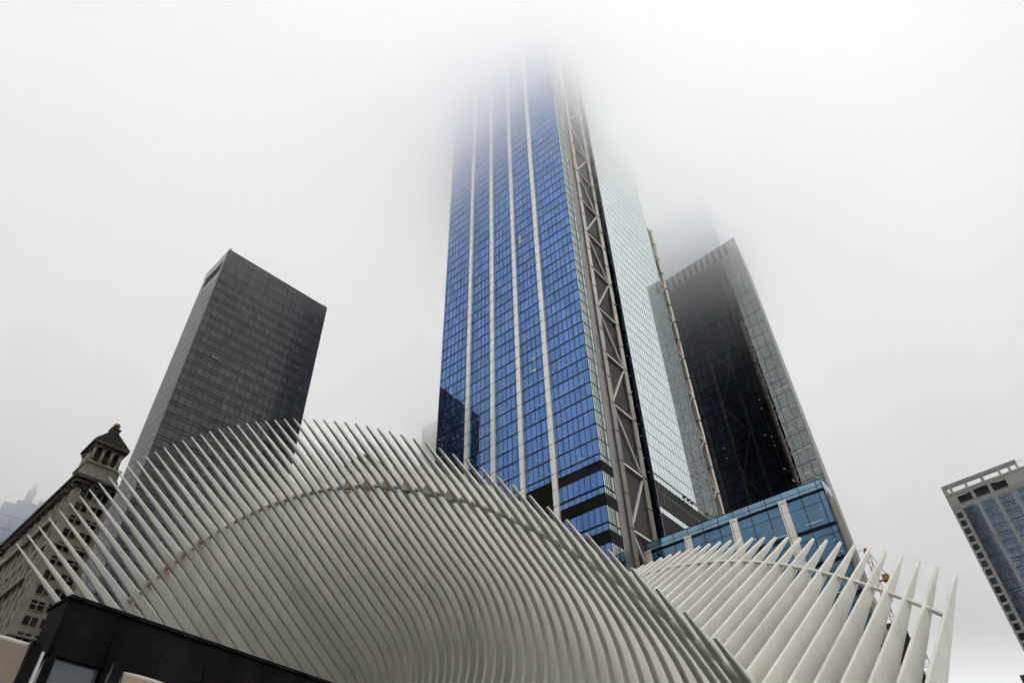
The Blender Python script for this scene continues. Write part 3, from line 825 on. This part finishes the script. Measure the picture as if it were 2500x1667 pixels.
for x in (.10, .95, 1.85, 2.75, 3.7, 5.6, 8.5, 11.4, 14.3):
    b = MB(); b.box(x-.05, x+.05, -.02, .09, .02, zf+.45); b.build('post', M['canopy_black'], pv)

# arched beige panels in front of it
def arched_panel(az, dist, x_az, w, ztop, sag, mat, label, post_az_right=True):
    P = at(az, dist)
    e = frame('arched_panel', P, x_az, label, 'panel', 'arched panels by the pavilion')
    n_ = 12; top = [(-w + w*i/n_, ztop - sag*((i/n_)**1.6)) for i in range(n_+1)]
    b = MB()
    for i in range(n_):
        (xa,za),(xb_,zb2) = top[i], top[i+1]
        b.face([(xa,0,.5),(xb_,0,.5),(xb_,0,zb2),(xa,0,za)]); b.face([(xa,.08,.5),(xa,.08,za),(xb_,.08,zb2),(xb_,.08,.5)]); b.face([(xa,0,za),(xb_,0,zb2),(xb_,.08,zb2),(xa,.08,za)])
    b.face([(-w,0,.5),(-w,0,ztop),(-w,.08,ztop),(-w,.08,.5)]); b.face([(0,0,.5),(0,.08,.5),(0,.08,top[-1][1]),(0,0,top[-1][1])])
    b.build('panel', mat, e)
    b = MB(); b.tube([(x,.04,z+.015) for x,z in top], .028, n=8); b.build('rim', M['rim'], e)
    b = MB(); b.box(.02,.11,-.01,.09,0,top[-1][1]+.04); b.tube([(.13,.0,0),(.13,.0,top[-1][1]-.02)], .014, n=6, mi=1); b.build('post', [M['canopy_black'], M['rim']], e)
    return e
zq = 7.5*math.tan(rad(17.0))+EYE
arched_panel(-34.95, 7.5, 46, 2.2, zq+.10, .10, M['beige_panel'], 'arched beige panel with a pale rim at the far left bottom')
zq = 7.0*math.tan(rad(16.15))+EYE
e = frame('arched_panel', at(-28.75, 7.0), 52, 'small tan panel with curved pale rim, in front of the black pavilion storefront', 'panel', 'arched panels by the pavilion')
b = MB(); n_ = 12; w = 1.15; top = [(w*i/n_, zq - .26*((i/n_)**1.7)) for i in range(n_+1)]
for i in range(n_):
    (xa,za),(xb_,zb2) = top[i], top[i+1]
    b.face([(xa,0,.5),(xb_,0,.5),(xb_,0,zb2),(xa,0,za)]); b.face([(xa,.08,.5),(xa,.08,za),(xb_,.08,zb2),(xb_,.08,.5)]); b.face([(xa,0,za),(xb_,0,zb2),(xb_,.08,zb2),(xa,.08,za)])
b.face([(0,0,.5),(0,0,zq),(0,.08,zq),(0,.08,.5)]); b.face([(w,0,.5),(w,.08,.5),(w,.08,top[-1][1]),(w,0,top[-1][1])])
b.build('panel', M['tan_panel'], e)
b = MB(); b.tube([(x,.04,z+.015) for x,z in top], .022, n=8); b.build('rim', M['rim'], e)
b = MB(); b.box(-.10,-.02,-.01,.09,0,zq+.08); b.build('post', M['canopy_black'], e)

# ------------------------------------------------------------------ low cloud (real volumes of fog)
def fog_mat(name, dens):
    m = bpy.data.materials.new(name); m.use_nodes = True; nt = m.node_tree; nt.nodes.clear()
    o = nt.nodes.new('ShaderNodeOutputMaterial'); v = nt.nodes.new('ShaderNodeVolumePrincipled')
    v.inputs['Color'].default_value = (.998,.998,.998,1); v.inputs['Density'].default_value = dens; v.inputs['Anisotropy'].default_value = .75
    nt.links.new(v.outputs['Volume'], o.inputs['Volume'])
    return m
levels = [166, 194, 222, 250, 280, 312]
dens = [.0020, .0085, .028, .050, .034]
wob = [1, 1, .9, .8, .5, 0]
def sag(x, y):
    """how far the cloud base hangs down or lifts here"""
    h = -5*math.exp(-((x+32)**2+(y-138)**2)/(2*27**2)) - 3*math.exp(-((x-74)**2+(y-190)**2)/(2*38**2))
    t_ = min(1, max(0, (-.743*x-.669*y-80)/260)); h -= 120*t_*t_*(3-2*t_)      # added sag behind the camera, unseen, dims low light on the ribs
    return h + 5*math.sin(x*.021+1.3)*math.sin(y*.017+.4) + 3*math.sin(x*.05-y*.043)
xs = [-2600,-1600,-950,-600,-400,-270]+[-190+12*i for i in range(34)]+[260,350,450,560]  # stretched far behind to dim low light, cut short ahead to brighten the sky
ys = [-2600,-1600,-950,-600,-350,-200,-100]+[-40+12*i for i in range(30)]+[370,450,560,680]
b = MB(); mats = []
nx, ny = len(xs), len(ys)
for i in range(5):
    base = len(b.v)
    for lv, off in ((i,.04),(i+1,-.04)):
        for y in ys:
            for x in xs: b.v.append((x, y, levels[lv]+wob[lv]*sag(x,y)+off))
    def ad(f): b.f.append(f); b.m.append(i); b.s.append(False)
    T_ = base + nx*ny
    for q in range(ny-1):
        for r_ in range(nx-1):
            a0 = base+q*nx+r_
            ad((a0, a0+nx, a0+nx+1, a0+1)); c_ = T_+q*nx+r_; ad((c_, c_+1, c_+nx+1, c_+nx))
    for r_ in range(nx-1):
        a0 = base+r_; ad((a0, a0+1, a0+1+nx*ny, a0+nx*ny)); a0 = base+(ny-1)*nx+r_; ad((a0+1, a0, a0+nx*ny, a0+1+nx*ny))
    for q in range(ny-1):
        a0 = base+q*nx; ad((a0+nx, a0, a0+nx*ny, a0+nx+nx*ny)); a0 = base+q*nx+nx-1; ad((a0, a0+nx, a0+nx+nx*ny, a0+nx*ny))
    mats.append(fog_mat('fog_layer', dens[i]))
o = b.build('low_cloud', mats); tag(o, 'low cloud swallowing the tops of the towers', 'cloud', kind='stuff')

# ------------------------------------------------------------------ sky and light
world = bpy.data.worlds.new('World'); sc.world = world; world.use_nodes = True
nt = world.node_tree; nt.nodes.clear()
out = nt.nodes.new('ShaderNodeOutputWorld'); bg = nt.nodes.new('ShaderNodeBackground')
sky = nt.nodes.new('ShaderNodeTexSky'); sky.sky_type = 'NISHITA'; sky.sun_disc = False
SUN_EL, SUN_AZ = 54.0, 165.0
sky.sun_elevation = rad(SUN_EL); sky.sun_rotation = rad(SUN_AZ); sky.air_density = 1.0; sky.dust_density = 4.0; sky.ozone_density = 1.0
hsv = nt.nodes.new('ShaderNodeHueSaturation'); hsv.inputs['Saturation'].default_value = .05
nt.links.new(sky.outputs['Color'], hsv.inputs['Color']); nt.links.new(hsv.outputs['Color'], bg.inputs['Color'])
bg.inputs['Strength'].default_value = .15
nt.links.new(bg.outputs['Background'], out.inputs['Surface'])
sun = bpy.data.lights.new('sun', 'SUN'); sun.energy = .6; sun.angle = rad(15); sun.color = (1.0,.96,.90)
so = bpy.data.objects.new('sun', sun); COL.objects.link(so)
sd = adir(SUN_AZ)*math.cos(rad(SUN_EL)) + Vector((0,0,math.sin(rad(SUN_EL))))
so.rotation_euler = sd.to_track_quat('Z','Y').to_euler(); so.location = (0,0,800)

# ------------------------------------------------------------------ camera
cam = bpy.data.cameras.new('camera'); co = bpy.data.objects.new('camera', cam); COL.objects.link(co)
cam.sensor_width = 36.0; cam.sensor_fit = 'HORIZONTAL'; cam.lens = 24.48; cam.clip_start = .1; cam.clip_end = 12000
rot = Matrix(((0.9994597,0.03286795,0.0),(0.02239972,-0.6811382,-0.73181214),(-0.02405317,0.73141674,-0.68150642)))
mw = rot.to_4x4(); mw.translation = Vector((0,0,EYE)); co.matrix_world = mw
sc.camera = co

# ------------------------------------------------------------------ render settings
sc.render.engine = 'CYCLES'
sc.cycles.max_bounces = 16; sc.cycles.diffuse_bounces = 3; sc.cycles.glossy_bounces = 4; sc.cycles.transmission_bounces = 2
sc.cycles.volume_bounces = 12; sc.cycles.use_denoising = True; sc.cycles.sample_clamp_indirect = 6.0
sc.view_settings.view_transform = 'Standard'; sc.view_settings.look = 'None'; sc.view_settings.gamma = 1.0
sc.view_settings.exposure = 0.85; sc.view_settings.use_curve_mapping = False
